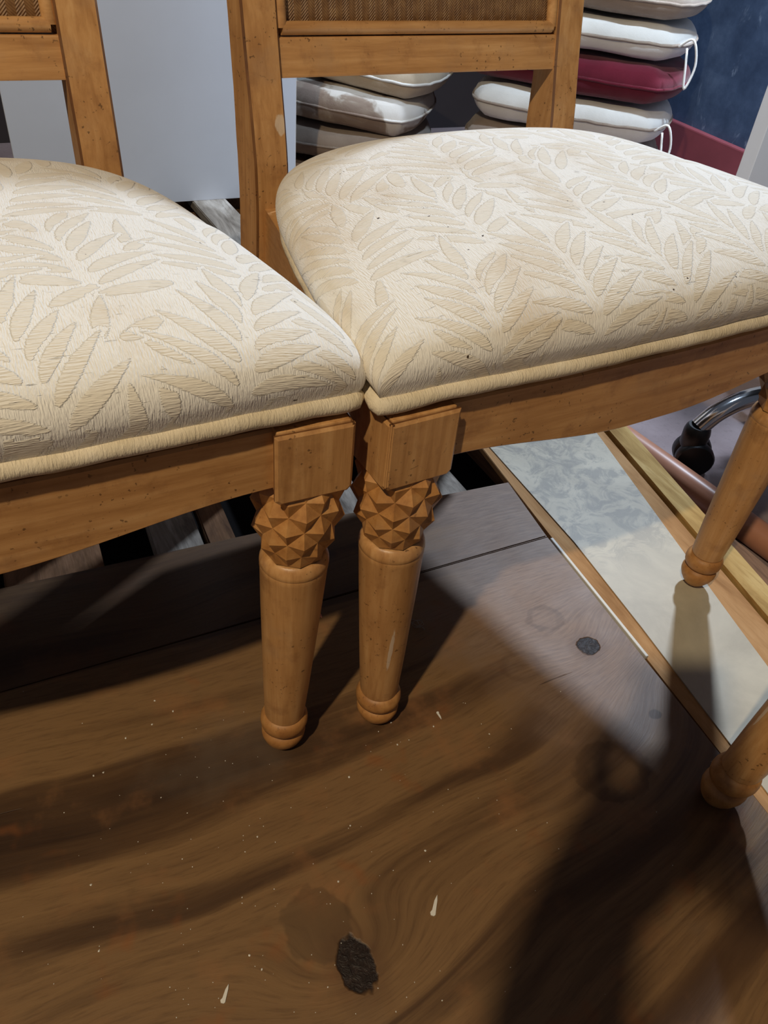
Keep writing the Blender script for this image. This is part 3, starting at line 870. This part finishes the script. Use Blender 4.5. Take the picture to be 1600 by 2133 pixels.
tube(bm, [p+Vector((.006*math.cos(t*1.9)*(1-.02*t)+.0007*t, .006*math.sin(t*1.3), .0015*math.sin(t*2.3)+.0005)) for t in np.linspace(0, 14, 90)], .0003, 5)
tag(obj('lint_curl', bm, LINT), 'grey curl of lint on the shaded plywood beside the front leg', 'litter')
bm = bmesh.new(); rn = random.Random(5)
for k in range(170):
    px = rn.gauss(560, 300); py = rn.uniform(1440, 2120)
    if not (5 < px < 1580): continue
    if 525 < px < 650 and py < 1575 or 730 < px < 840 and py < 1500: continue
    c = floorpt(px, py); r_ = rn.choice([.0003, .0004, .0004, .0005, .0006, .0011]); a0 = rn.uniform(0, 6)
    n = 5; lo = [bm.verts.new((c.x+r_*math.cos(a0+2*PI*i/n)*rn.uniform(.6, 1.2), c.y+r_*math.sin(a0+2*PI*i/n)*rn.uniform(.6, 1.4), .0002)) for i in range(n)]
    tp = bm.verts.new((c.x, c.y, .0002+r_*.6))
    for i in range(n): bm.faces.new((lo[i], lo[(i+1) % n], tp))
tag(obj('paint_specks', bm, CHIP), 'scattered tiny white paint specks on the plywood', 'litter', kind='stuff')

# ------------------------------------------------------------------ the photographer, standing behind the viewpoint; only the shadow falls in view
SKIN = plain('skin', srgb(196, 148, 120), .5, 0, .05, 12)
KNIT = plain('dark_knit', srgb(44, 46, 56), .9, 0, .1, 120)
DENIM = plain('denim', srgb(52, 62, 84), .85, 0, .1, 90)
HAIR = plain('brown_hair', srgb(46, 32, 24), .6, 0, .2, 160)
def skin_mesh(name, verts, edges, rads, mat, parent=None, root=0, sub=1):
    me = bpy.data.meshes.new(name); me.from_pydata([tuple(v) for v in verts], edges, [])
    o = bpy.data.objects.new(name, me); COL.objects.link(o)
    md = o.modifiers.new('skin', 'SKIN')
    for v, r_ in zip(me.skin_vertices[0].data, rads): v.radius = (r_, r_)
    me.skin_vertices[0].data[root].use_root = True
    if sub: sb = o.modifiers.new('sub', 'SUBSURF'); sb.levels = sub; sb.render_levels = sub
    me.materials.append(mat)
    md.use_smooth_shade = True
    if parent: o.parent = parent
    return o
V = Vector
bv = [V((.24, -.86, .92)), V((.22, -.76, 1.10)), V((.20, -.62, 1.27)), V((.20, -.53, 1.36)), V((.20, -.46, 1.43)), V((.20, -.42, 1.52)), V((.20, -.40, 1.60)),
      V((.02, -.52, 1.30)), V((-.14, -.40, 1.04)), V((-.088, -.190, .850)), V((-.052, -.105, .818)), V((.000, -.034, .808)),
      V((.38, -.54, 1.30)), V((.44, -.62, 1.02)), V((.40, -.66, .80)),
      V((.15, -.86, .90)), V((.14, -.78, .45)), V((.14, -.84, -.03)), V((.14, -.74, -.075)),
      V((.33, -.88, .90)), V((.34, -.80, .45)), V((.34, -.88, -.03)), V((.34, -.78, -.075))]
be = [(0, 1), (1, 2), (2, 3), (3, 4), (4, 5), (5, 6), (3, 7), (7, 8), (8, 9), (9, 10), (10, 11), (3, 12), (12, 13), (13, 14), (0, 15), (15, 16), (16, 17), (17, 18), (0, 19), (19, 20), (20, 21), (21, 22)]
br = [.13, .125, .13, .09, .055, .085, .075, .055, .046, .042, .036, .046, .055, .04, .03, .085, .055, .04, .035, .085, .055, .04, .035]
# five fingers rooted in the palm, curled round the phone
base = 11
def finger(root, p1, p2, p3, r_):
    n0 = len(bv); bv.extend([V(root), V(p1), V(p2), V(p3)]); br.extend([r_*1.1, r_, r_*.92, r_*.8])
    be.extend([(base, n0), (n0, n0+1), (n0+1, n0+2), (n0+2, n0+3)])
finger((.034, -.026, .806), (.066, -.028, .812), (.086, -.044, .806), (.084, -.068, .796), .0100)
finger((.034, -.040, .806), (.056, -.052, .812), (.068, -.072, .806), (.062, -.096, .794), .0104)
finger((.024, -.046, .804), (.040, -.062, .808), (.047, -.078, .802), (.044, -.094, .790), .0098)
finger((.012, -.050, .802), (.022, -.064, .806), (.028, -.074, .800), (.028, -.082, .788), .0092)
finger((-.030, -.024, .806), (-.028, .002, .812), (-.014, .026, .812), (.000, .040, .808), .0108)
person = skin_mesh('person', bv, be, br, SKIN, None, 0, 2)
tag(person, 'person standing behind the viewpoint in dark knit and jeans holding up a phone', 'person')
sv = [bv[i] for i in (0, 1, 2, 3, 7, 8, 9, 12, 13, 14)]
skin_mesh('sweater', sv, [(0, 1), (1, 2), (2, 3), (3, 4), (4, 5), (5, 6), (3, 7), (7, 8), (8, 9)], [.145, .14, .145, .10, .066, .054, .050, .066, .052, .044], KNIT, person, 0, 2)
tv = [bv[i] for i in (0, 15, 16, 17, 19, 20, 21)]
skin_mesh('trousers', tv, [(0, 1), (1, 2), (2, 3), (0, 4), (4, 5), (5, 6)], [.14, .098, .068, .055, .098, .068, .055], DENIM, person, 0, 2)
bm = bmesh.new(); bmesh.ops.create_icosphere(bm, subdivisions=3, radius=.105)
for v_ in bm.verts:
    v_.co = Vector((v_.co.x*.92, v_.co.y*1.05-.02, v_.co.z*1.05+.02))+Vector((.20, -.42, 1.57))
    if v_.co.y > -.36: v_.co.y = -.36-(v_.co.y+.36)*.2
obj('hair', bm, HAIR, person, True)
EYE = plain('eye_white', (.7, .7, .7, 1), .3, 0, .02)
for sx in (-1, 1):
    bm = bmesh.new(); mm = bmesh.ops.create_icosphere(bm, subdivisions=2, radius=.011)
    for v_ in mm['verts']: v_.co += V((.20+sx*.030, -.336, 1.565))
    obj('eye', bm, EYE, person, True)
# the phone in that hand
ph_ = empty('smartphone', (0, 0, 0))
phm = Matrix((RX, UX, -fwd)).transposed().to_4x4(); phm.translation = Vector((.037, .018, .794))
bm = bmesh.new(); add_box(bm, -.037, .037, -.078, .078, -.004, .004, bevel=.0035)
bm.transform(phm); obj('phone_body', bm, BLACKP, ph_)
bm = bmesh.new(); add_box(bm, -.034, .034, -.074, .074, .0042, .0046); bm.transform(phm)
obj('screen', bm, plain('dark_glass', (.01, .01, .012, 1), .08, 0, .0), ph_)
bm = bmesh.new()
for k in range(3): lathe(bm, [(.0055, -.0058), (.0065, -.0052), (.0065, -.004)], 16, xf=lambda p, k=k: p+Vector((-.026, .066-.015*k, 0)))
bm.transform(phm); obj('lens', bm, BLACKP, ph_)
tag(ph_, 'black phone held up in the hand of the person behind the viewpoint', 'phone')
